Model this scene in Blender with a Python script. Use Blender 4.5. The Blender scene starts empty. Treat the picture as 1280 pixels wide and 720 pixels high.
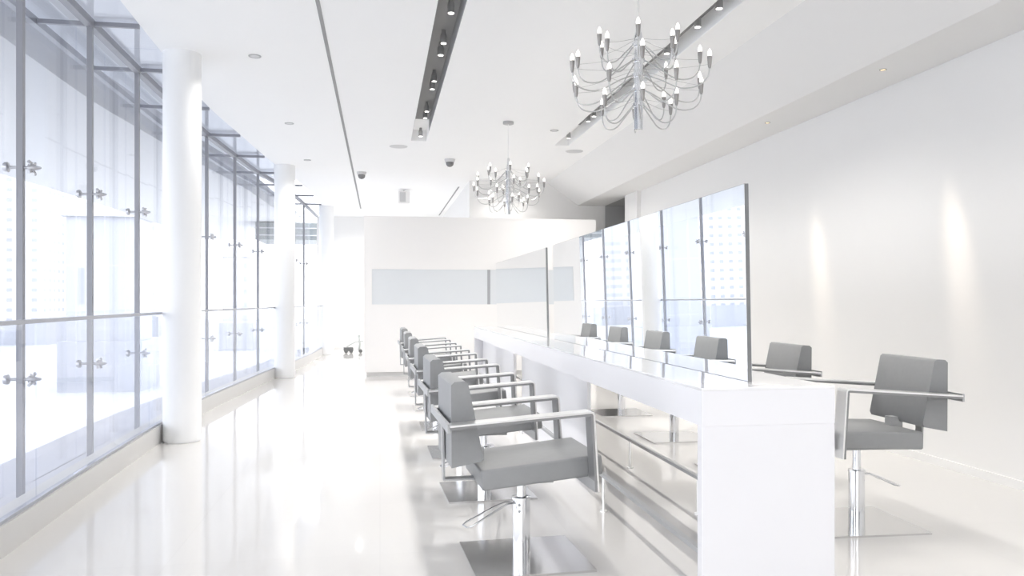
import bpy, bmesh, math, random
from mathutils import Vector, Matrix
random.seed(4)
C = bpy.context.scene.collection
PI = math.pi
H_CEIL = 3.45

# ------------------------------------------------------------------ materials
def mat(name, col, rough=.5, metal=0., spec=.5, coat=0., emit=None, estr=0., noise=0., nscale=8., bump=0.):
    m = bpy.data.materials.new(name); m.use_nodes = True
    nt = m.node_tree; b = nt.nodes['Principled BSDF']
    b.inputs['Base Color'].default_value = (*col, 1)
    b.inputs['Roughness'].default_value = rough
    b.inputs['Metallic'].default_value = metal
    b.inputs['Specular IOR Level'].default_value = spec
    b.inputs['Coat Weight'].default_value = coat
    if emit:
        b.inputs['Emission Color'].default_value = (*emit, 1)
        b.inputs['Emission Strength'].default_value = estr
    if noise or bump:
        tc = nt.nodes.new('ShaderNodeTexCoord')
        n = nt.nodes.new('ShaderNodeTexNoise'); n.inputs['Scale'].default_value = nscale
        n.inputs['Detail'].default_value = 4
        nt.links.new(tc.outputs['Object'], n.inputs['Vector'])
        if noise:
            r = nt.nodes.new('ShaderNodeMix'); r.data_type = 'RGBA'
            r.inputs[6].default_value = (*[c*(1-noise) for c in col], 1)
            r.inputs[7].default_value = (*[min(1, c*(1+noise)) for c in col], 1)
            nt.links.new(n.outputs['Fac'], r.inputs[0])
            nt.links.new(r.outputs[2], b.inputs['Base Color'])
        if bump:
            bp = nt.nodes.new('ShaderNodeBump'); bp.inputs['Strength'].default_value = bump
            bp.inputs['Distance'].default_value = .002
            nt.links.new(n.outputs['Fac'], bp.inputs['Height'])
            nt.links.new(bp.outputs['Normal'], b.inputs['Normal'])
    return m

def glass_mat(name, tint, base=.05, edge=.5):
    m = bpy.data.materials.new(name); m.use_nodes = True
    nt = m.node_tree; nt.nodes.clear()
    out = nt.nodes.new('ShaderNodeOutputMaterial')
    tr = nt.nodes.new('ShaderNodeBsdfTransparent'); tr.inputs[0].default_value = (*tint, 1)
    gl = nt.nodes.new('ShaderNodeBsdfGlossy'); gl.inputs['Roughness'].default_value = .0
    gl.inputs['Color'].default_value = (.95, .97, 1, 1)
    lw = nt.nodes.new('ShaderNodeLayerWeight'); lw.inputs['Blend'].default_value = .5
    pw = nt.nodes.new('ShaderNodeMath'); pw.operation = 'POWER'; pw.inputs[1].default_value = 4
    mu = nt.nodes.new('ShaderNodeMath'); mu.operation = 'MULTIPLY_ADD'
    mu.inputs[1].default_value = edge; mu.inputs[2].default_value = base
    nt.links.new(lw.outputs['Facing'], pw.inputs[0]); nt.links.new(pw.outputs[0], mu.inputs[0])
    mx = nt.nodes.new('ShaderNodeMixShader')
    nt.links.new(mu.outputs[0], mx.inputs[0]); nt.links.new(tr.outputs[0], mx.inputs[1]); nt.links.new(gl.outputs[0], mx.inputs[2])
    nt.links.new(mx.outputs[0], out.inputs[0])
    return m

def brick_mat(name, c1, c2, mortar, scale, mort, w, h, rough=.5, spec=.5, coat=0., offset=0.):
    m = mat(name, c1, rough, spec=spec, coat=coat)
    nt = m.node_tree; b = nt.nodes['Principled BSDF']
    tc = nt.nodes.new('ShaderNodeTexCoord')
    br = nt.nodes.new('ShaderNodeTexBrick'); br.offset = offset
    br.inputs['Color1'].default_value = (*c1, 1); br.inputs['Color2'].default_value = (*c2, 1)
    br.inputs['Mortar'].default_value = (*mortar, 1)
    br.inputs['Scale'].default_value = scale; br.inputs['Mortar Size'].default_value = mort
    br.inputs['Mortar Smooth'].default_value = .1
    br.inputs['Brick Width'].default_value = w; br.inputs['Row Height'].default_value = h
    nt.links.new(br.outputs['Color'], b.inputs['Base Color'])
    return m, tc, br

def floor_mat():
    m, tc, br = brick_mat('polished_floor_tile', (.68, .665, .645), (.69, .675, .655), (.665, .65, .63), 1., .003, 1.0, 1.0, .045, .55)
    m.node_tree.links.new(tc.outputs['Object'], br.inputs['Vector'])
    nt = m.node_tree; b = nt.nodes['Principled BSDF']
    n = nt.nodes.new('ShaderNodeTexNoise'); n.inputs['Scale'].default_value = .8
    nt.links.new(tc.outputs['Object'], n.inputs['Vector'])
    mr = nt.nodes.new('ShaderNodeMapRange')
    mr.inputs['To Min'].default_value = .03; mr.inputs['To Max'].default_value = .09
    nt.links.new(n.outputs['Fac'], mr.inputs['Value']); nt.links.new(mr.outputs[0], b.inputs['Roughness'])
    return m

def facade_mat(name, glassc, wallc, w, h, mort):
    m, tc, br = brick_mat(name, glassc, glassc, wallc, 1., mort, w, h, .4)
    nt = m.node_tree
    sx = nt.nodes.new('ShaderNodeSeparateXYZ'); cx = nt.nodes.new('ShaderNodeCombineXYZ')
    ad = nt.nodes.new('ShaderNodeMath'); ad.operation = 'ADD'
    nt.links.new(tc.outputs['Object'], sx.inputs[0])
    nt.links.new(sx.outputs['X'], ad.inputs[0]); nt.links.new(sx.outputs['Y'], ad.inputs[1])
    nt.links.new(ad.outputs[0], cx.inputs['X']); nt.links.new(sx.outputs['Z'], cx.inputs['Y'])
    nt.links.new(cx.outputs[0], br.inputs['Vector'])
    return m

M = dict(
    wall=mat('white_wall_paint', (.80, .795, .785), .6, spec=.3, noise=.008, nscale=3),
    ceil=mat('white_ceiling_paint', (.93, .93, .925), .7, spec=.2, noise=.006, nscale=2),
    column=mat('white_column_paint', (.88, .885, .89), .35, noise=.006, nscale=3),
    curb=mat('pale_grey_curb', (.64, .635, .625), .4, noise=.015, nscale=4),
    ledge=mat('outer_ledge_stone', (.62, .63, .68), .6, noise=.02),
    floor=floor_mat(),
    partition=mat('warm_white_partition', (.85, .835, .82), .5, spec=.3, noise=.006),
    counter=mat('white_gloss_lacquer', (.80, .80, .815), .06, spec=.6, coat=.5, noise=.004),
    panel=mat('white_satin_lacquer', (.74, .74, .765), .35, noise=.004),
    modesty=mat('lightened_matt_lacquer', (.88, .88, .90), .5, noise=.004),  # panel white made lighter in colour, since these panels get less light
    apron=mat('white_satin_apron', (.75, .75, .775), .35, noise=.004),
    chrome=mat('polished_chrome', (.78, .79, .81), .1, 1., noise=.01),
    plate=mat('polished_steel_plate', (.74, .735, .73), .14, 1., noise=.01),
    steel=mat('satin_steel', (.90, .90, .89), .3, 1., noise=.01),
    grey_steel=mat('dull_grey_steel', (.42, .425, .43), .4, .35, noise=.02),
    inner_layer=mat('grey_arm_inner', (.26, .262, .265), .4, .3, noise=.02),
    dark_steel=mat('grey_mullion_steel', (.31, .315, .345), .45, .1, noise=.02),
    rail=mat('brushed_handrail_steel', (.46, .47, .51), .35, .5, noise=.02),
    leather=mat('grey_leather', (.27, .275, .278), .45, spec=.45, noise=.05, nscale=30, bump=.15),
    leather_dark=mat('grey_leather_piping', (.20, .205, .21), .45, noise=.05, nscale=30),
    glass=glass_mat('clear_facade_glass', (.972, .976, .988), .03, .35),
    rail_glass=glass_mat('clear_railing_glass', (.95, .957, .975), .04, .35),
    mirror=mat('silvered_mirror', (.94, .955, .96), 0., 1., noise=.001),
    mirror_edge=mat('mirror_edge_grey', (.20, .205, .21), .3, .2, noise=.02),
    frost=mat('frosted_blue_grey_glass', (.68, .705, .725), .3, spec=.6, noise=.03, nscale=1.2),
    grey_line=mat('grey_joint', (.38, .39, .41), .5, noise=.02),
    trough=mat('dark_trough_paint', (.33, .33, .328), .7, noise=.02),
    fixture=mat('grey_fixture_metal', (.42, .42, .42), .4, .3, noise=.02),
    pale_fix=mat('pale_grey_plastic', (.62, .62, .62), .5, noise=.02),
    dome=mat('dark_dome_plastic', (.20, .20, .20), .2, noise=.02),
    lens=mat('lit_spot_lens', (.9, .9, .88), .3, emit=(1, .97, .92), estr=3.2, noise=.01),
    warm_lens=mat('lit_warm_lens', (.8, .65, .4), .3, emit=(1, .75, .42), estr=1.0, noise=.01),
    bulb=mat('lit_bulb_glass', (.95, .94, .92), .1, emit=(1, .95, .88), estr=1.2, noise=.01),
    arm=mat('thin_grey_arm_metal', (.50, .50, .495), .35, .6, noise=.01),
    spider=mat('dull_spider_steel', (.55, .55, .57), .3, .6, noise=.01),
    grille=mat('pale_box_grille', (.55, .55, .55), .6, noise=.02),
    socket=mat('grey_candle_socket', (.29, .28, .27), .35, .4, noise=.02),
    shade_wall=mat('shade_grey_passage', (.40, .40, .40), .6, noise=.01),  # the passage lies in shade; that shade is put into this grey
    slab=mat('pale_overhang_render', (.54, .55, .57), .7, noise=.02, nscale=.6),
    slab_blue=mat('blue_grey_soffit', (.80, .815, .85), .6, noise=.02, nscale=.8),
    plaza=mat('pale_paving', (.42, .43, .45), .8, noise=.04, nscale=.2),
    kerb=mat('pinkish_road_wall', (.36, .33, .35), .8, noise=.05, nscale=.5),
    leaf=mat('pale_street_tree_leaf', (.50, .56, .50), .8, noise=.2, nscale=2),
    trunk=mat('tree_bark', (.4, .36, .34), .9, noise=.2),
    tower_a=facade_mat('tower_window_columns', (.30, .32, .40), (.52, .52, .54), 1.5, 1.3, .42),
    tower_b=facade_mat('tower_window_rows', (.39, .405, .45), (.50, .50, .52), 4.0, 1.5, .45),
    tower_c=facade_mat('glass_block_cladding', (.36, .375, .42), (.40, .415, .455), 3.0, 4.0, .06),
    bridge=mat('grey_green_cladding', (.24, .26, .265), .5, noise=.05, nscale=.3),
    blob=mat('dark_trolley_plastic', (.13, .135, .135), .5, noise=.05),
    blob_grey=mat('grey_trolley_metal', (.45, .47, .46), .4, .3, noise=.05),
)

# ------------------------------------------------------------------ mesh helpers
def obj(name, bm, m, parent=None, smooth=False, bevel=0., seg=2):
    if bevel:
        bmesh.ops.bevel(bm, geom=[e for e in bm.edges if e.calc_face_angle(0) > .5], offset=bevel, segments=seg, affect='EDGES', profile=.5, clamp_overlap=True)
    bmesh.ops.recalc_face_normals(bm, faces=bm.faces[:])
    me = bpy.data.meshes.new(name); bm.to_mesh(me); bm.free()
    me.materials.append(m)
    if smooth:
        for p in me.polygons: p.use_smooth = True
        me.set_sharp_from_angle(angle=math.radians(40))
    o = bpy.data.objects.new(name, me); C.objects.link(o)
    if parent is not None: o.parent = parent
    return o

def box(bm, x0, x1, y0, y1, z0, z1):
    vs = [bm.verts.new(p) for p in ((x0,y0,z0),(x1,y0,z0),(x1,y1,z0),(x0,y1,z0),(x0,y0,z1),(x1,y0,z1),(x1,y1,z1),(x0,y1,z1))]
    for f in ((0,3,2,1),(4,5,6,7),(0,1,5,4),(1,2,6,5),(2,3,7,6),(3,0,4,7)):
        bm.faces.new([vs[i] for i in f])
    return vs

def B(*a):
    bm = bmesh.new(); box(bm, *a); return bm

def prism(bm, pts, axis, a, b):
    """extrude a polygon of 2-D points along 'axis' from a to b"""
    def P(p, t):
        return {'x': (t, p[0], p[1]), 'y': (p[0], t, p[1]), 'z': (p[0], p[1], t)}[axis]
    v0 = [bm.verts.new(P(p, a)) for p in pts]; v1 = [bm.verts.new(P(p, b)) for p in pts]
    n = len(pts)
    bm.faces.new(v0); bm.faces.new(list(reversed(v1)))
    for i in range(n):
        bm.faces.new((v0[i], v0[(i+1) % n], v1[(i+1) % n], v1[i]))

def lathe(bm, prof, seg=24, cx=0., cy=0., rot=None):
    """prof: list of (r, z)"""
    rings = []
    for r, z in prof:
        ring = []
        for i in range(seg):
            a = 2*PI*i/seg
            p = Vector((r*math.cos(a), r*math.sin(a), z))
            if rot is not None: p = rot @ p
            ring.append(bm.verts.new((p.x+cx, p.y+cy, p.z)))
        rings.append(ring)
    for a, b in zip(rings, rings[1:]):
        for i in range(seg):
            bm.faces.new((a[i], a[(i+1) % seg], b[(i+1) % seg], b[i]))
    bm.faces.new(list(reversed(rings[0]))); bm.faces.new(rings[-1])

def tube(bm, pts, r, seg=8, closed=False):
    pts = [Vector(p) for p in pts]
    n = len(pts); rings = []
    up = Vector((0, 0, 1))
    prev = None
    for i, p in enumerate(pts):
        if closed: t = pts[(i+1) % n]-pts[i-1]
        else: t = pts[min(i+1, n-1)]-pts[max(i-1, 0)]
        t.normalize()
        if prev is None:
            ref = up if abs(t.z) < .9 else Vector((1, 0, 0))
            u = t.cross(ref).normalized()
        else:
            u = (prev - t*prev.dot(t)).normalized()
        prev = u
        w = t.cross(u)
        rr = r[i] if isinstance(r, (list, tuple)) else r
        rings.append([bm.verts.new(p+u*math.cos(2*PI*k/seg)*rr+w*math.sin(2*PI*k/seg)*rr) for k in range(seg)])
    m = n if closed else n-1
    for i in range(m):
        a, b = rings[i], rings[(i+1) % n]
        for k in range(seg):
            bm.faces.new((a[k], a[(k+1) % seg], b[(k+1) % seg], b[k]))
    if not closed:
        bm.faces.new(list(reversed(rings[0]))); bm.faces.new(rings[-1])

def band(bm, path, thick, y0, y1):
    """flat bar following a path of (x, z) points, thickness to the right-hand side of the path"""
    n = len(path); A = [Vector((p[0], p[1])) for p in path]
    off = []
    for i in range(n):
        d1 = (A[i]-A[i-1]).normalized() if i > 0 else None
        d2 = (A[i+1]-A[i]).normalized() if i < n-1 else None
        if d1 is None: d1 = d2
        if d2 is None: d2 = d1
        n1 = Vector((d1.y, -d1.x)); n2 = Vector((d2.y, -d2.x))
        m = (n1+n2).normalized()
        off.append(A[i]+m*thick/max(.35, m.dot(n1)))
    for i in range(n-1): pass
    g = []
    for i in range(n):
        o, q = A[i], off[i]
        g.append([bm.verts.new((o.x, y0, o.y)), bm.verts.new((o.x, y1, o.y)), bm.verts.new((q.x, y1, q.y)), bm.verts.new((q.x, y0, q.y))])
    for a, b in zip(g, g[1:]):
        for k in range(4):
            bm.faces.new((a[k], a[(k+1) % 4], b[(k+1) % 4], b[k]))
    bm.faces.new(g[0]); bm.faces.new(list(reversed(g[-1])))

def smooth_path(pts, n=6):
    pts = [Vector(p) for p in pts]; out = []
    for i in range(len(pts)-1):
        p0 = pts[max(i-1, 0)]; p1 = pts[i]; p2 = pts[i+1]; p3 = pts[min(i+2, len(pts)-1)]
        for k in range(n):
            t = k/n
            out.append(.5*((2*p1)+(p2-p0)*t+(2*p0-5*p1+4*p2-p3)*t*t+(3*p1-p0-3*p2+p3)*t**3))
    out.append(pts[-1]); return out

def tag(o, label, cat, group=None, kind=None):
    o['label'] = label; o['category'] = cat
    if group: o['group'] = group
    if kind: o['kind'] = kind
    return o

def thing(name, label, cat, loc=(0, 0, 0), rz=0., group=None):
    o = bpy.data.objects.new(name, None); C.objects.link(o)
    o.empty_display_size = .1
    o.location = loc; o.rotation_euler = (0, 0, rz)
    return tag(o, label, cat, group)

def struct(o, label, cat):
    o['kind'] = 'structure'; o['label'] = label; o['category'] = cat
    return o

def root_struct(name, label, cat):
    o = bpy.data.objects.new(name, None); C.objects.link(o); o.empty_display_size = .1
    return struct(o, label, cat)

KIDS = {}
def children(o):
    return [c for c in bpy.data.objects if c.parent == o]

def copy_tree(o, parent=None):
    c = o.copy(); C.objects.link(c)
    if parent is not None: c.parent = parent
    for ch in children(o): copy_tree(ch, c)
    return c

# ------------------------------------------------------------------ the curved window front
EDGE = [(-6, -1.60), (0, -1.68), (4, -1.80), (6, -1.87), (8, -1.915), (9.5, -1.92), (11, -1.83), (13, -1.70), (15, -1.50), (17, -1.37), (19.2, -1.30), (22, -1.24)]
FAC = [(-6, -2.10), (0, -2.18), (5.5, -2.27), (8, -2.30), (10, -2.30), (11.1, -2.28), (12.7, -2.19), (14.2, -2.09), (15.3, -1.95), (17.5, -1.78), (19.5, -1.70), (22, -1.62)]
def interp(tab, y):
    ys = [t[0] for t in tab]
    if y <= ys[0]: return tab[0][1]
    for i in range(len(tab)-1):
        if y <= ys[i+1]:
            y0, x0 = tab[i]; y1, x1 = tab[i+1]
            m0 = (tab[i+1][1]-tab[i-1][1])/(tab[i+1][0]-tab[i-1][0]) if i > 0 else (x1-x0)/(y1-y0)
            m1 = (tab[i+2][1]-tab[i][1])/(tab[i+2][0]-tab[i][0]) if i+2 < len(tab) else (x1-x0)/(y1-y0)
            h = y1-y0; t = (y-y0)/h
            return (2*t**3-3*t*t+1)*x0+(t**3-2*t*t+t)*h*m0+(-2*t**3+3*t*t)*x1+(t**3-t*t)*h*m1
    return tab[-1][1]
E_ = lambda y: interp(EDGE, y)
F_ = lambda y: interp(FAC, y)+.02
YS = [-5+.5*i for i in range(54)]            # -5 .. 21.5
Y0, Y1 = -5., 21.5

def ribbon(bm, fx0, fx1, z0, z1, ys):
    """a solid that follows the curve: x from fx0(y) to fx1(y), z0..z1"""
    g = []
    for y in ys:
        a, b = fx0(y), fx1(y)
        g.append([bm.verts.new((a, y, z0)), bm.verts.new((b, y, z0)), bm.verts.new((b, y, z1)), bm.verts.new((a, y, z1))])
    for p, q in zip(g, g[1:]):
        for k in range(4):
            bm.faces.new((p[k], p[(k+1) % 4], q[(k+1) % 4], q[k]))
    bm.faces.new(g[0]); bm.faces.new(list(reversed(g[-1])))

# ------------------------------------------------------------------ floor, ceiling, walls
bm = bmesh.new(); ribbon(bm, lambda y: E_(y)-.95, lambda y: 6.0, -.25, 0, YS)
struct(obj('floor', bm, M['floor']), 'glossy white tiled floor of the salon', 'floor')
bm = bmesh.new(); ribbon(bm, lambda y: E_(y)-.96, lambda y: E_(y)-.16, -.2, .006, YS)
struct(obj('trim_1', bm, M['ledge']), 'pale stone ledge between the curb and the window front', 'ledge')
bm = bmesh.new(); ribbon(bm, lambda y: E_(y)-.16, lambda y: E_(y), 0, .155, YS)
struct(obj('baseboard_left', bm, M['curb']), 'low pale curb running under the glass railing', 'curb')

T1 = (.42, .63); T2 = (2.44, 2.64); TEND = 11.1
bm = bmesh.new()
ribbon(bm, E_, lambda y: T1[0], H_CEIL, H_CEIL+.2, YS)
box(bm, T1[1], T2[0], Y0, Y1, H_CEIL, H_CEIL+.2)
box(bm, T2[1], 3.12, Y0, Y1, H_CEIL, H_CEIL+.2)
for t in (T1, T2): box(bm, t[0], t[1], TEND, Y1, H_CEIL, H_CEIL+.2)
struct(obj('ceiling', bm, M['ceil']), 'smooth white ceiling with long recessed light slots', 'ceiling')

bm = bmesh.new(); box(bm, 4.19, 4.45, Y0, 12.9, 0, 3.6)
box(bm, 4.12, 4.45, 12.5, 13.15, 0, 3.2)
struct(obj('wall_right', bm, M['wall']), 'plain white wall washed by two warm spots', 'wall')
bm = bmesh.new(); prism(bm, [(3.07, H_CEIL+.15), (3.07, H_CEIL), (3.66, 3.04), (4.19, 3.04), (4.19, 3.6)], 'y', Y0, 14.6)
struct(obj('trim_2', bm, M['wall']), 'sloped white bulkhead with a flat soffit along the right wall', 'bulkhead')
bm = B(4.17, 4.19, Y0, 12.5, 0, .06)
struct(obj('baseboard_right', bm, M['wall']), 'low white skirting at the foot of the right wall', 'baseboard')
bm = bmesh.new(); box(bm, 1.62, 4.19, 14.6, 14.75, 0, H_CEIL); box(bm, 1.62, 1.77, 14.75, Y1, 0, H_CEIL)
struct(obj('wall_back', bm, M['wall']), 'white wall rising behind the low partition', 'wall')
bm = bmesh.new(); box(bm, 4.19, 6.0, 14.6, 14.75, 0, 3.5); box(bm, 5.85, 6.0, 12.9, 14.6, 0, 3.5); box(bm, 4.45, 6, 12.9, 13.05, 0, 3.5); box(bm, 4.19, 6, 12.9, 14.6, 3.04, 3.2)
struct(obj('wall_passage', bm, M['shade_wall']), 'side passage walls beyond the right wall, greyed to stand in for shade', 'wall')
bm = B(-1.62, 1.62, 21.3, 21.5, 0, H_CEIL)
struct(obj('wall_far', bm, M['wall']), 'bright white far wall at the end of the corridor', 'wall')

bm = B(.6, 4.45, Y0-.2, Y0, 0, 3.6)
struct(obj('wall_front', bm, M['wall']), 'white wall behind the viewer', 'wall')
# recessed light troughs
def trough(nm, t, label):
    r = root_struct(nm, label, 'light trough')
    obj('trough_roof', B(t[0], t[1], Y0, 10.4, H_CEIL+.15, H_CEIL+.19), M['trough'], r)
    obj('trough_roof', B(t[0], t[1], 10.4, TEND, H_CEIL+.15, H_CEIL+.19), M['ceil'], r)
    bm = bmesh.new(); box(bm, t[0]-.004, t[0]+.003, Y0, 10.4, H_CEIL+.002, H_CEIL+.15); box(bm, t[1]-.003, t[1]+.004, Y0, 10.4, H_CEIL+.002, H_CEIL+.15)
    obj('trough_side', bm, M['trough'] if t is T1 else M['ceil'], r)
    obj('trough_end', B(t[0]+.003, t[1]-.003, TEND-.02, TEND+.004, H_CEIL+.002, H_CEIL+.15), M['ceil'], r)
    return r
trough('trim_3', T1, 'wide dark light trough in the middle of the ceiling')
trough('trim_4', T2, 'dark light trough in the ceiling close to the bulkhead')

tag(obj('slot_profile', B(-.467, -.437, Y0, 19.4, H_CEIL-.004, H_CEIL+.02), M['trough']), 'long thin dark slot line in the left half of the ceiling', 'ceiling slot', None, 'structure')
tag(obj('slot_profile', B(1.485, 1.515, 15.4, 20.6, H_CEIL-.004, H_CEIL+.02), M['trough']), 'short thin dark slot line in the far ceiling above the partition', 'ceiling slot', None, 'structure')

# columns
for i, (x, y, r) in enumerate([(-1.74, 7.52, .162), (-1.53, 13.45, .165), (-1.23, 19.1, .17), (-1.66, 1.45, .162)]):
    bm = bmesh.new(); lathe(bm, [(r-.01, 0), (r-.01, .012), (r, .013), (r, H_CEIL+.05)], 48, x, y)
    o = obj('column', bm, M['column'], smooth=True)
    struct(o, ['nearest round white column beside the glass railing', 'second round white column along the window front', 'farthest round white column near the corridor end', 'round white column beside the viewer'][i], 'column')
    if i == 3:
        bpy.data.objects.remove(o)

# partition with frosted strip
pt = root_struct('wall_partition', 'low warm white partition with a frosted glass strip', 'partition')
PY0, PY1, PX0, PX1 = 13.4, 13.75, -.26, 3.68
SX0 = -.13
bm = bmesh.new()
box(bm, PX0, PX1, PY0, PY1, 1.775, 2.65)
box(bm, PX0, SX0, PY0, PY1, 1.19, 1.775)
box(bm, PX0, PX1, PY0, PY1, .07, 1.19); box(bm, PX0, PX1, PY0+.05, PY1, 1.19, 1.775)
obj('partition_body', bm, M['partition'], pt)
obj('partition_plinth', B(PX0+.04, PX1, PY0+.04, PY1-.04, 0, .07), M['curb'], pt)
for x0, x1 in ((SX0, 1.79), (1.84, PX1)):
    obj('frosted_panel', B(x0, x1, PY0+.012, PY0+.05, 1.19, 1.775), M['frost'], pt)
obj('joint_strip', B(1.79, 1.84, PY0+.008, PY0+.05, 1.19, 1.775), M['grey_line'], pt)

# ------------------------------------------------------------------ window front: three bays between the columns
MULL = [[-3.4, -2.1, -.8, .5, 1.75, 2.95, 4.22, 5.52, 6.81], [8.1, 9.6, 11.1, 12.66], [14.25, 15.7, 17.2, 18.7]]
BOUND = [-5., 7.5, 13.45, 21.4]
def normal_dir(y):
    d = Vector((F_(y+.1)-F_(y-.1), .2, 0)).normalized(); return Vector((d.y, -d.x, 0)), d     # inward, along
lab = ['tall glass window front left of the nearest column', 'tall glass window front between the nearest two columns', 'narrow far glass window front beyond the second column']
for n in range(3):
    w = root_struct('window_%d' % (n+1), lab[n], 'window')
    ya, yb = BOUND[n], BOUND[n+1]
    ys = [ya+(yb-ya)*i/12 for i in range(13)]
    bm = bmesh.new(); ribbon(bm, lambda y: F_(y)-.03, lambda y: F_(y)+.03, H_CEIL-.03, H_CEIL+.03, ys)
    obj('top_rail', bm, M['dark_steel'], w)
    bm = bmesh.new(); ribbon(bm, lambda y: F_(y)-.44, lambda y: F_(y)-.39, H_CEIL-.03, H_CEIL+.03, ys)
    obj('reflection_rail', bm, M['dark_steel'], w)  # added bar imitating the ceiling edge's reflection in the glass
    marks = [ya]+MULL[n]+[yb]
    for y in MULL[n]:
        inn, al = normal_dir(y); x = F_(y)
        a = math.atan2(al.x, al.y)
        rot = Matrix.Rotation(-a, 4, 'Z')
        bm = bmesh.new(); box(bm, -.02, .018, -.02, .02, .0, H_CEIL-.03)
        o = obj('mullion', bm, M['dark_steel'], w); o.location = (x, y, .006); o.rotation_euler.z = -a
        bm = bmesh.new(); box(bm, .03, E_(y)-x-.01, -.014, .014, H_CEIL-.02, H_CEIL+.015)
        box(bm, -.39, -.045, -.014, .014, H_CEIL-.02, H_CEIL+.015)  # added outer struts imitating the transoms' reflection in the glass
        o = obj('transom', bm, M['dark_steel'], w); o.location = (x, y, 0)
        for z in (2.09, .745):
            bm = bmesh.new()
            rx = Matrix.Rotation(PI/2, 3, 'Y')
            lathe(bm, [(.034, -.115), (.04, -.105), (.04, -.085), (.012, -.075), (.012, .05), (.03, .055), (.034, .075), (.02, .10), (.008, .14)], 14, 0, 0, rx)
            for k in range(4):
                t = PI/4+k*PI/2
                tube(bm, [(.06, 0, 0), (.085, .05*math.cos(t), .05*math.sin(t)), (.075, .085*math.cos(t), .06*math.sin(t))], [.012, .010, .014], 6)
            o = obj('spider_fitting', bm, M['spider'], w, True); o.location = (x, y, z+.006); o.rotation_euler.z = -a; o.scale = (.85, .8, .8)
    for y0, y1 in zip(marks, marks[1:]):
        yy = [y0+.006, (y0+y1)/2, y1-.006]
        bm = bmesh.new(); ribbon(bm, lambda y: F_(y)-.112, lambda y: F_(y)-.098, .006, H_CEIL-.03, yy)
        obj('pane', bm, M['glass'], w)
        bm = bmesh.new(); ribbon(bm, lambda y: F_(y)+.04, lambda y: E_(y)-.01, H_CEIL+.02, H_CEIL+.032, yy)
        obj('top_pane', bm, M['glass'], w)

# ceiling edge upstand and blue-grey roof slab over the glass strip
bm = bmesh.new(); ribbon(bm, E_, lambda y: E_(y)+.06, H_CEIL+.2, 4.4, YS)
struct(obj('trim_5', bm, M['slab_blue']), 'blue grey upstand above the ceiling edge', 'upstand')
bm = bmesh.new(); ribbon(bm, lambda y: E_(y)-2.7, lambda y: E_(y)+.06, 4.4, 4.6, YS)
struct(obj('trim_6', bm, M['slab_blue']), 'blue grey roof slab above the window front', 'roof slab')

# ------------------------------------------------------------------ glass railing
gr = thing('glass_railing', 'frameless glass railing with slim steel handrail on the low curb', 'railing', (E_(4)-.03, 4, .155))
L = gr.location
def rel(bm):
    bmesh.ops.translate(bm, verts=bm.verts[:], vec=-L); return bm
bm = bmesh.new(); ribbon(bm, lambda y: E_(y)-.055, lambda y: E_(y)-.01, 1.128, 1.15, [y for y in YS if -2 <= y <= 19])
obj('handrail', rel(bm), M['rail'], gr)
bm = bmesh.new(); ribbon(bm, lambda y: E_(y)-.05, lambda y: E_(y)-.014, .1555, .172, [y for y in YS if -2 <= y <= 19])
obj('clamp_channel', rel(bm), M['rail'], gr)
pj = [-2, -.5, 1.0, 2.6, 4.75, 7.2, 9.5, 11.6, 13.5, 15.6, 17.6, 19.0]
for a, b in zip(pj, pj[1:]):
    yy = [a+.006]+[a+(b-a)*k/4 for k in (1, 2, 3)]+[b-.006]
    bm = bmesh.new(); ribbon(bm, lambda y: E_(y)-.04, lambda y: E_(y)-.026, .173, 1.127, yy)
    obj('railing_pane', rel(bm), M['rail_glass'], gr)

# ------------------------------------------------------------------ outside
bm = B(-160, -2.8, -60, 260, -4.6, -4.5)
struct(obj('plaza', bm, M['plaza']), 'pale paved ground outside the windows', 'ground')
bm = bmesh.new(); ribbon(bm, lambda y: -6.9+(E_(y)+1.9), lambda y: E_(y)-1.2, H_CEIL, H_CEIL+.4, [y for y in YS]+[24, 27, 30])
struct(obj('overhang', bm, M['slab']), 'pale overhanging slab of the building outside the windows', 'overhang')

def tower(name, label, x, y, sx, sy, h, m, rz=0., crown=True):
    r = thing(name, label, 'building', (x, y, -4.5), rz, 'buildings across the street')
    bm = bmesh.new(); box(bm, -sx/2, sx/2, -sy/2, sy/2, 0, h)
    obj('tower_body', bm, m, r)
    bm = bmesh.new(); box(bm, -sx/2-.4, sx/2+.4, -sy/2-.4, sy/2+.4, 0, 3.2)
    obj('ground_storey', bm, M['tower_c'], r)
    bm = bmesh.new(); box(bm, -sx/2-.3, sx/2+.3, -sy/2-.3, sy/2+.3, h, h+1.)
    box(bm, -sx/5, sx/5, -sy/5, sy/5, h+1, h+4)
    obj('roof_parapet', bm, M['slab'], r)
tower('office_tower', 'white tower with columns of bluish windows seen at the far left', -48.7, 118, 11, 10, 46, M['tower_a'])
tower('apartment_tower', 'slim pale tower with rows of balconies seen between mullions', -37.8, 138, 5, 5, 44, M['tower_b'])
tower('glass_block', 'pale blue glass block left of the nearest column', -17.4, 56, 4.2, 3.4, 11.1, M['tower_c'])
tower('office_block', 'pale block seen behind the second window front', -16.3, 98, 3, 4, 10.8, M['tower_b'])
br_ = thing('footbridge', 'grey clad bridge block seen through the far window front', 'bridge', (-2.0, 24, -4.5))
obj('bridge_deck', B(-1.4, 1.0, -1, 1, 7.45, 7.93), M['bridge'], br_)
bm = bmesh.new()
for z in (7.56, 7.76): box(bm, -1.43, 1.03, -1.03, 1.03, z, z+.03)
obj('bridge_rail', bm, M['slab'], br_)
for xx in (-.9, .9): obj('bridge_pier', B(xx-.1, xx+.1, -.3, .3, 0, 7.45), M['slab'], br_)
bm = bmesh.new(); box(bm, -60, -22, 45, 45.6, -4.5, -2.9); box(bm, -60, -22, 44.9, 45.7, -2.9, -2.75)
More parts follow.
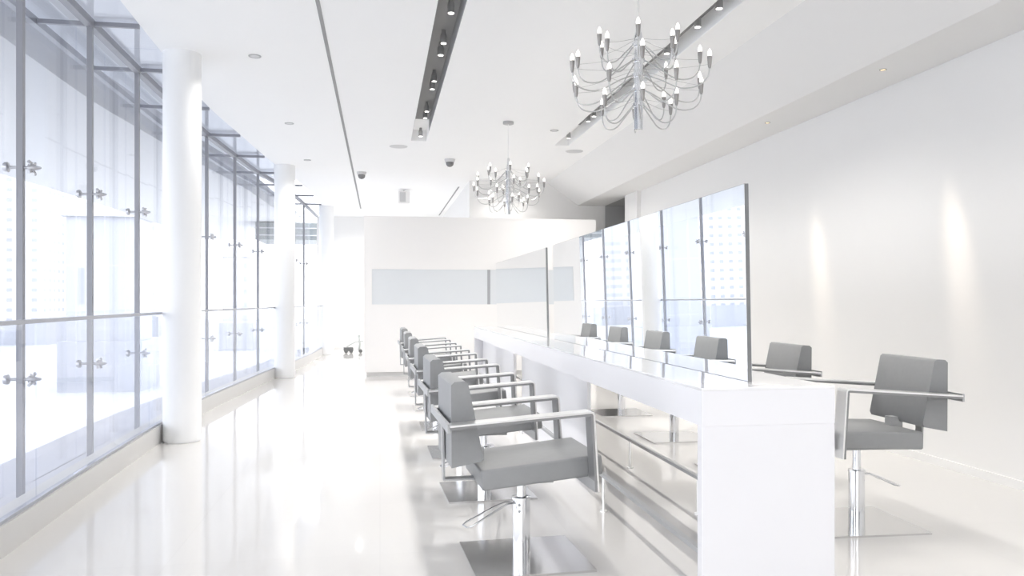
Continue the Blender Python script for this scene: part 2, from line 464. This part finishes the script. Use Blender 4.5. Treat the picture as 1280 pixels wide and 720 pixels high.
tag(obj('street_wall', bm, M['kerb']), 'low pinkish wall along the street outside the left windows', 'wall')
def tree(label, x, y, h):
    t = thing('street_tree', label, 'tree', (x, y, -4.5), 0, 'street trees outside the left windows')
    bm = bmesh.new(); tube(bm, [(0, 0, 0), (.05, 0, h*.5), (0, .05, h*.7)], [.16, .12, .08], 8)
    for k in range(4):
        a = k*PI/2+.4; tube(bm, [(0, 0, h*.5), (math.cos(a)*.8, math.sin(a)*.8, h*.78)], [.07, .03], 6)
    obj('trunk', bm, M['trunk'], t)
    bm = bmesh.new()
    for k in range(260):
        d = Vector((random.gauss(0, 1), random.gauss(0, 1), random.gauss(0, 1))).normalized()*random.uniform(.5, 1)*1.5
        c = Vector((d.x, d.y, h*.8+d.z*.8)); s = random.uniform(.10, .24)
        R = Matrix.Rotation(random.uniform(0, PI), 3, Vector((random.random(), random.random(), random.random()+.01)).normalized())
        vs = [bm.verts.new(c+R @ Vector(p)*s) for p in ((-1, -.6, 0), (1, -.6, .2), (1, .6, 0), (-1, .6, .2))]
        bm.faces.new(vs)
    obj('foliage', bm, M['leaf'], t)
tree('pale street tree standing farther left beyond the street wall', -27.5, 48, 4.0)
tree('pale street tree standing farther right beyond the street wall', -24.5, 50, 4.3)

# ------------------------------------------------------------------ styling table
CX0, CX1, CY0, CY1, CT = 1.285, 1.87, 3.07, 11.0, .896
tb = thing('styling_table', 'long glossy white double sided styling table down the middle', 'table', (1.6, 7.0, 0))
def trel(bm):
    bmesh.ops.translate(bm, verts=bm.verts[:], vec=-Vector((1.6, 7.0, 0))); return bm
obj('tabletop', trel(B(CX0, CX1, CY0, CY1, CT-.012, CT)), M['counter'], tb, bevel=.002)
bm = bmesh.new()
box(bm, CX0, CX0+.03, CY0, CY1, CT-.155, CT-.012); box(bm, CX1-.03, CX1, CY0, CY1, CT-.155, CT-.012)
box(bm, CX0+.03, CX1-.03, CY0, CY0+.03, CT-.155, CT-.012); box(bm, CX0+.03, CX1-.03, CY1-.03, CY1, CT-.155, CT-.012)
box(bm, CX0+.03, CX1-.03, CY0+.03, CY1-.03, CT-.155, CT-.14)
obj('apron', trel(bm), M['apron'], tb)
obj('end_panel', trel(B(CX0, CX1, CY0, CY0+.045, 0, CT-.155)), M['panel'], tb, bevel=.002)
obj('end_panel', trel(B(CX0, CX1, CY1-.045, CY1, 0, CT-.155)), M['panel'], tb, bevel=.002)
obj('modesty_panel', trel(B(1.40, 1.425, 5.32, 7.88, 0, CT-.155)), M['modesty'], tb)
obj('modesty_panel', trel(B(1.40, 1.425, 8.37, CY1-.045, 0, CT-.155)), M['modesty'], tb)

def foot_rail(label, x, posts, y0, y1):
    t = thing('foot_rail', label, 'foot rail', (x, y0, 0), 0, 'foot rails under the styling table')
    obj('rail_bar', B(-.013, .013, 0, y1-y0, .205, .225), M['grey_steel'], t, bevel=.002)
    for y in posts:
        bm = bmesh.new(); lathe(bm, [(.022, 0), (.022, .008), (.009, .009), (.009, .205)], 12, 0, y-y0)
        obj('rail_post', bm, M['steel'], t, True)
foot_rail('low steel foot rail along the left side under the table', 1.31, [4.6, 6.0, 7.4, 8.8, 10.2], CY0+.05, CY1-.05)
foot_rail('low steel foot rail along the right side under the table', 1.84, [4.45, 5.75, 7.05, 8.4, 9.75], CY0+.05, CY1-.05)

# mirrors standing on the table, leaning a touch towards the left row
def table_mirror(label, y0, y1):
    h = .868
    t = thing('mirror', label, 'mirror', (1.6, (y0+y1)/2, CT), 0, 'mirrors on the styling table')
    t.rotation_euler = (0, math.radians(-1.1), 0)
    d = (y1-y0)/2
    obj('mirror_core', B(-.009, .009, -d, d, 0, h), M['mirror_edge'], t)
    obj('mirror_face', B(-.011, -.009, -d+.001, d-.001, .002, h-.002), M['mirror'], t)
    obj('mirror_face', B(.009, .011, -d+.001, d-.001, .002, h-.002), M['mirror'], t)
table_mirror('long frameless mirror on the near part of the styling table', 3.29, 7.22)
table_mirror('frameless mirror on the far part of the styling table', 7.55, 10.9)

# ------------------------------------------------------------------ salon chairs (local: faces +x)
def tilt(bm, deg, cx, cz):
    R = Matrix.Rotation(math.radians(-deg), 4, 'Y')
    T = Matrix.Translation((cx, 0, cz))
    bmesh.ops.transform(bm, matrix=T @ R @ T.inverted(), verts=bm.verts[:]); return bm

def make_chair(lift, seat_tilt):
    r = thing('salon_chair', '', 'chair')
    z = lift
    bm = bmesh.new(); box(bm, -.24, .334, -.25, .25, .410+z, .505+z); tilt(bm, seat_tilt, 0, .45+z)
    obj('seat', bm, M['leather'], r, True, .012, 3)
    bm = bmesh.new(); prism(bm, [(-.375, .50+z), (-.378, .872+z), (-.362, .886+z), (-.314, .888+z), (-.300, .876+z), (-.232, .545+z), (-.242, .525+z)], 'y', -.25, .25)
    obj('backrest', bm, M['leather'], r, True, .008, 2)
    for s in (-1, 1):
        y0, y1 = (.256, .35) if s > 0 else (-.35, -.256)
        bm = bmesh.new(); band(bm, [(-.395, .705+z), (.245, .7487+z), (.259, .7455+z), (.2635, .732+z), (.2845, .385+z)], .008, y0, y1)
        ar = obj('armrest', bm, M['steel'], r, False, .0015, 1)
        bm = bmesh.new(); band(bm, [(-.392, .697+z), (.245, .7405+z), (.252, .739+z), (.2555, .731+z), (.2765, .385+z)], .011, y0+.001, y1-.001)
        obj('arm_inner', bm, M['inner_layer'], ar)  # grey layer along the inner side of the steel band
    bm = bmesh.new(); box(bm, -.405, -.393, -.345, .345, .672+z, .712+z)
    obj('back_rail', bm, M['grey_steel'], r, bevel=.001, seg=1)
    bm = bmesh.new(); box(bm, .2625, .2685, -.345, .345, .385+z, .455+z)
    obj('front_plate', bm, M['grey_steel'], r, bevel=.001, seg=1)
    bm = bmesh.new(); band(bm, [(-.393, .70+z), (-.385, .395+z), (-.10, .395+z)], -.009, -.03, .03)
    box(bm, -.26, -.19, -.03, .03, .47+z, .55+z)
    obj('back_bracket', bm, M['grey_steel'], r)
    bm = bmesh.new(); box(bm, -.13, .13, -.12, .12, .385+z, .413+z)
    obj('seat_mount', bm, M['grey_steel'], r, bevel=.004)
    bm = bmesh.new(); lathe(bm, [(.022, .27), (.022, .388+z)], 20)
    obj('piston', bm, M['chrome'], r, True)
    bm = bmesh.new(); lathe(bm, [(.043, .010), (.043, .285), (.047, .287), (.047, .297), (.03, .300)], 32)
    ped = obj('pedestal', bm, M['chrome'], r, True)
    # two small dark bolts on the pedestal
    for zz in (.245, .275):
        bm = bmesh.new(); lathe(bm, [(.006, .040), (.006, .047), (.003, .049)], 10, 0, 0, Matrix.Rotation(PI/2, 3, 'X') )
        b = obj('bolt', bm, M['grey_steel'], ped, True); b.location = (0, 0, zz-.01); b.rotation_euler.z = math.radians(-25)
    bm = bmesh.new()
    d = Vector((-1, -.22, 0)).normalized(); q = Vector((-d.y, d.x, 0))
    def lp(t, s, zz): return d*t+q*s+Vector((0, 0, zz))
    pts = [lp(.03, .014, .272), lp(.08, .016, .272), lp(.13, .026, .255), lp(.275, .04, .192), lp(.295, .026, .184), lp(.295, -.026, .184), lp(.275, -.04, .192), lp(.13, -.026, .255), lp(.08, -.016, .272), lp(.03, -.014, .272)]
    tube(bm, pts, .0045, 8)
    obj('lever', bm, M['chrome'], r, True)
    bm = B(-.265, .295, -.28, .28, 0, .010)
    obj('base_plate', bm, M['plate'], r, bevel=.002)
    return r

low = make_chair(0., 5.2)
leftY = [3.84, 5.21, 6.60, 7.98, 9.38, 10.78]
llab = ['grey leather salon chair at the front of the left row, nearest and largest',
        'grey salon chair second from the front in the left row',
        'grey salon chair third from the front in the left row',
        'grey salon chair fourth from the front in the left row',
        'grey salon chair second from the far end of the left row',
        'grey salon chair at the far end of the left row, nearest the partition']
for i, y in enumerate(leftY):
    o = low if i == 0 else copy_tree(low)
    o.location = (.68-.012*i*.5, y, 0); o.rotation_euler.z = math.radians([2.5, 2, 1, 0, 0, 1][i])
    o['label'] = llab[i]; o['group'] = 'salon chairs in the left row'
high = make_chair(.045, 1.5)
rightY = [4.14, 5.52, 6.98, 8.60]
rlab = ['grey leather salon chair right of the white table end, standing clear against the wall',
        'grey salon chair behind the near table corner, its back right of the mirror edge',
        'grey salon chair behind the mirror, its base the nearer one seen under the table',
        'grey salon chair behind the mirror, its base the farther one seen under the table']
for i, y in enumerate(rightY):
    o = high if i == 0 else copy_tree(high)
    o.location = (2.655, y, 0); o.rotation_euler.z = PI+math.radians([-2, -2, 0, 0][i])
    o['label'] = rlab[i]; o['group'] = 'salon chairs in the right row'

# ------------------------------------------------------------------ chandeliers
def chandelier():
    r = thing('chandelier', '', 'chandelier', (0, 0, 0), 0, 'chandeliers over the styling table')
    bm = bmesh.new(); lathe(bm, [(.055, 3.415), (.066, 3.42), (.066, 3.448), (.05, 3.45)], 28)
    obj('ceiling_rose', bm, M['fixture'], r, True)
    bm = bmesh.new(); tube(bm, [(0, 0, 2.98), (0, 0, 3.418)], .005, 8)
    obj('hanging_rod', bm, M['steel'], r, True)
    lev = [(2.84, .27), (2.745, .375), (2.65, .465), (2.56, .385), (2.465, .25)]
    prof = [(.024, 2.31), (.028, 2.314), (.028, 2.44)]
    for e, _ in reversed(lev): prof += [(.028, e-.012), (.040, e-.010), (.040, e+.010), (.028, e+.012)]
    prof += [(.028, 2.88), (.016, 2.93), (.013, 3.0), (.006, 3.005)]
    bm = bmesh.new(); lathe(bm, prof, 24)
    obj('stem', bm, M['chrome'], r, True)
    for k, (e, rad) in enumerate(lev):
        base = None
        for i in range(6):
            a = 2*PI*i/6 + k*.55 + .2
            if base is None:
                bm = bmesh.new()
                tube(bm, smooth_path([(.035, 0, e), (.3*rad, 0, e-.045), (.60*rad, 0, e-.12), (.84*rad, 0, e-.125), (.97*rad, 0, e-.085), (rad, 0, e-.03)], 5), .0042, 6)
                tube(bm, smooth_path([(rad-.004, 0, e-.01), (.6*rad, 0, e+.0), (.03, 0, e+.035)], 4), .0013, 5)
                arm = obj('arm', bm, M['arm'], r, True)
                bm = bmesh.new(); lathe(bm, [(.006, e-.035), (.010, e-.022), (.0145, e+.026), (.0145, e+.036), (.010, e+.038)], 14, rad)
                so = obj('socket', bm, M['socket'], arm, True)
                bm = bmesh.new(); lathe(bm, [(.009, e+.038), (.0125, e+.049), (.0115, e+.061), (.006, e+.074), (.002, e+.081)], 14, rad)
                bu = obj('bulb', bm, M['bulb'], arm, True)
                base = (arm, so, bu)
            else:
                arm = base[0].copy(); C.objects.link(arm)
                for q in base[1:]:
                    c = q.copy(); C.objects.link(c); c.parent = arm
            arm.rotation_euler.z = a
    return r
ch = chandelier(); ch.location = (1.585, 4.78, 0)
ch['label'] = 'large near chrome chandelier with thirty candle bulbs'
c2 = copy_tree(ch); c2.location = (1.555, 9.70, 0); c2.rotation_euler.z = .25
c2['label'] = 'smaller looking far chrome chandelier hanging on its rod beyond the near one'

# ------------------------------------------------------------------ ceiling fittings
def spot_fixture(label, x, y, cat, group):
    t = thing('spotlight', label, cat, (x, y, H_CEIL+.15), 0, group)
    bm = bmesh.new(); lathe(bm, [(.018, -.03), (.018, 0)], 14); obj('spot_stem', bm, M['fixture'], t, True)
    bm = bmesh.new(); lathe(bm, [(.023, -.115), (.028, -.115), (.028, -.05), (.02, -.03)], 20)
    obj('spot_head', bm, M['fixture'], t, True)
    bm = bmesh.new(); lathe(bm, [(.0225, -.118), (.0225, -.112)], 20); obj('spot_lens', bm, M['lens'], t, True)
    return t
ORD = ['nearest', 'second nearest', 'third nearest', 'fourth nearest', 'fifth nearest', 'sixth nearest', 'second farthest', 'farthest']
midY = [6.21, 6.95, 7.29, 8.17, 8.48, 9.49, 9.83, 10.93]
for i, y in enumerate(midY):
    spot_fixture('lit grey spotlight in the middle ceiling trough, %s in view' % ORD[i], .545, y, 'spotlight', 'spotlights in the middle trough')
ORD2 = ['nearest', 'second nearest', 'third nearest', 'third farthest', 'second farthest', 'farthest']
rY = [5.78, 6.20, 6.91, 9.41, 9.68, 10.73]
for i, y in enumerate(rY):
    spot_fixture('lit grey spotlight in the right ceiling trough, %s in view' % ORD2[i], 2.56, y, 'spotlight', 'spotlights in the right trough')

def downlight(label, x, y, z, r, lens, group):
    t = thing('downlight', label, 'downlight', (x, y, z), 0, group)
    bm = bmesh.new(); lathe(bm, [(r*.72, -.004), (r, -.006), (r*1.02, 0), (r*.7, .0)], 24)
    obj('trim_ring', bm, M['fixture'], t, True)
    bm = bmesh.new(); lathe(bm, [(r*.7, -.0045), (r*.7, -.001)], 20); obj('downlight_lens', bm, lens, t, True)
    return t
for x, y, l in [(-1.11, 7.47, 'small round downlight in the ceiling right of the nearest column'), (-1.11, 10.23, 'small round downlight in the ceiling between the nearest two columns'),
                (-1.12, 12.85, 'small round downlight in the ceiling near the second column'), (2.22, 10.1, 'small round downlight left of the far end of the right trough')]:
    downlight(l, x, y, H_CEIL, .055, M['pale_fix'], 'downlights in the ceiling')
for y, l in [(5.64, 'tiny warm downlight in the soffit nearer the viewer'), (7.51, 'tiny warm downlight in the soffit farther along the wall')]:
    downlight(l, 3.84, y, 3.04, .026, M['warm_lens'], 'wall washer downlights in the soffit')

def grille(label, x, y):
    t = thing('air_grille', label, 'vent', (x, y, H_CEIL), 0, 'round air grilles in the ceiling')
    bm = bmesh.new(); lathe(bm, [(.10, -.008), (.125, -.006), (.13, 0), (.09, 0)], 28); obj('grille_ring', bm, M['pale_fix'], t, True)
    bm = bmesh.new()
    for k in range(3): lathe(bm, [(.085-.025*k, -.004), (.095-.025*k, -.004), (.095-.025*k, -.001), (.085-.025*k, -.001)], 20)
    obj('grille_disc', bm, M['pale_fix'], t, True)
grille('flat round air grille beyond the end of the middle trough', .26, 11.51)
grille('flat round air grille beyond the end of the right trough', 2.82, 11.46)

def dome(label, x, y):
    t = thing('dome_camera', label, 'camera', (x, y, H_CEIL), 0, 'dome cameras on the far ceiling')
    bm = bmesh.new(); lathe(bm, [(.05, -.05), (.075, -.045), (.085, 0)], 24); obj('camera_housing', bm, M['pale_fix'], t, True)
    bm = bmesh.new(); lathe(bm, [(.01, -.12), (.035, -.112), (.055, -.09), (.062, -.06), (.058, -.048)], 20); obj('camera_dome', bm, M['dome'], t, True)
dome('dark dome camera on the ceiling right beside the left slot line', -.31, 13.9)
dome('dark dome camera on the ceiling left of the far chandelier', 1.07, 12.42)

t = thing('hanging_box', 'small pale grey box hung under the far ceiling above the partition', 'ceiling box', (.47, 16.0, 3.45))
obj('box_body', B(-.11, .11, -.09, .09, -.27, -.04), M['wall'], t, bevel=.01)
obj('box_front', B(-.085, .03, -.10, -.088, -.25, -.06), M['grille'], t)
bm = bmesh.new(); lathe(bm, [(.012, -.04), (.012, 0)], 10); obj('box_stem', bm, M['pale_fix'], t, True)

# small trolley far away by the corridor
t = thing('floor_trolley', 'small dark wheeled trolley with upright post at the far corridor end', 'trolley', (-.62, 19.6, 0), .1)
bm = bmesh.new(); box(bm, -.24, -.02, -.12, .12, .05, .13); obj('trolley_body', bm, M['blob'], t, bevel=.03)
for x in (-.19, -.07, .15):
    bm = bmesh.new(); lathe(bm, [(.035, -.02), (.045, -.012), (.045, .012), (.035, .02)], 14, 0, 0, Matrix.Rotation(PI/2, 3, 'X'))
    w = obj('wheel', bm, M['blob'], t, True); w.location = (x, -.1, .045)
bm = bmesh.new(); tube(bm, [(-.2, 0, .12), (-.08, 0, .2), (.05, 0, .26), (.22, 0, .28)], .014, 8); obj('trolley_handle', bm, M['blob_grey'], t, True)
bm = bmesh.new(); tube(bm, [(.12, 0, .05), (.14, 0, .2), (.12, 0, .40)], [.03, .025, .012], 8); tube(bm, [(.12, 0, .37), (.12, 0, .43)], .026, 8)
obj('trolley_post', bm, M['blob_grey'], t, True)

# ------------------------------------------------------------------ lights
def spot(x, y, z, p, size, blend, tgt, col=(1, .97, .93), r=.03):
    l = bpy.data.lights.new('lamp', 'SPOT'); l.energy = p; l.spot_size = math.radians(size); l.spot_blend = blend
    l.color = col; l.shadow_soft_size = r
    o = bpy.data.objects.new('lamp', l); C.objects.link(o); o.location = (x, y, z)
    d = Vector(tgt)-Vector((x, y, z)); o.rotation_euler = d.to_track_quat('-Z', 'Y').to_euler()
LAMP = 48.
for y in midY+[4.4, 3.0, 1.5, 0]: spot(.545, y, H_CEIL+.01, LAMP, 130, 1., (.545, y, 0), r=.03)
for y in rY+[8.1, 4.0, 2.5, 1.0]: spot(2.56, y, H_CEIL+.01, LAMP, 130, 1., (2.56, y, 0), r=.03)
for x, y in [(-1.11, 7.47), (-1.11, 10.23), (-1.12, 12.85), (2.22, 10.1)]: spot(x, y, H_CEIL-.02, LAMP, 140, 1., (x, y, 0), r=.04)
for x, y in [(-.4, 15.5), (.4, 18.0), (-.6, 20.0), (2.3, 14.0), (2.8, 12.4)]: spot(x, y, H_CEIL-.02, LAMP*(.8 if y == 14.0 else 3.5 if x < 1 else 1.4), 150, 1., (x, y, 0), r=.06)  # added lamps without fixtures, to brighten the corridor and back wall
for y in (5.64, 7.51): spot(3.84, y-.15, 3.03, 115, 15, 1., (4.19, y-.38, 1.64), (1, .84, .66), .09)

wd = bpy.data.worlds.new('sky'); bpy.context.scene.world = wd; wd.use_nodes = True
nt = wd.node_tree; bg = nt.nodes['Background']
tc = nt.nodes.new('ShaderNodeTexCoord'); sp = nt.nodes.new('ShaderNodeSeparateXYZ')
rm = nt.nodes.new('ShaderNodeValToRGB')
nt.links.new(tc.outputs['Generated'], sp.inputs[0]); nt.links.new(sp.outputs['Z'], rm.inputs[0])
rm.color_ramp.elements[0].position = 0.; rm.color_ramp.elements[0].color = (.98, .985, 1, 1)
rm.color_ramp.elements[1].position = .8; rm.color_ramp.elements[1].color = (.90, .94, 1, 1)
nt.links.new(rm.outputs[0], bg.inputs[0]); bg.inputs[1].default_value = 2.6

# ------------------------------------------------------------------ camera
cam = bpy.data.cameras.new('camera'); co = bpy.data.objects.new('camera', cam); C.objects.link(co)
co.location = (0, 0, 1.25); co.rotation_euler = (PI/2, 0, -math.atan(165/1000))
cam.sensor_width = 36; cam.lens = 28.125; cam.shift_y = 16/1280; cam.clip_start = .05; cam.clip_end = 1000
sc = bpy.context.scene; sc.camera = co
sc.view_settings.view_transform = 'Standard'; sc.view_settings.look = 'None'
sc.view_settings.gamma = 1; sc.view_settings.use_curve_mapping = False
sc.view_settings.exposure = .60
cy = sc.cycles
cy.max_bounces = 14; cy.diffuse_bounces = 8; cy.glossy_bounces = 6; cy.transparent_max_bounces = 40
cy.sample_clamp_indirect = 6; cy.caustics_reflective = False; cy.caustics_refractive = False; cy.use_denoising = True
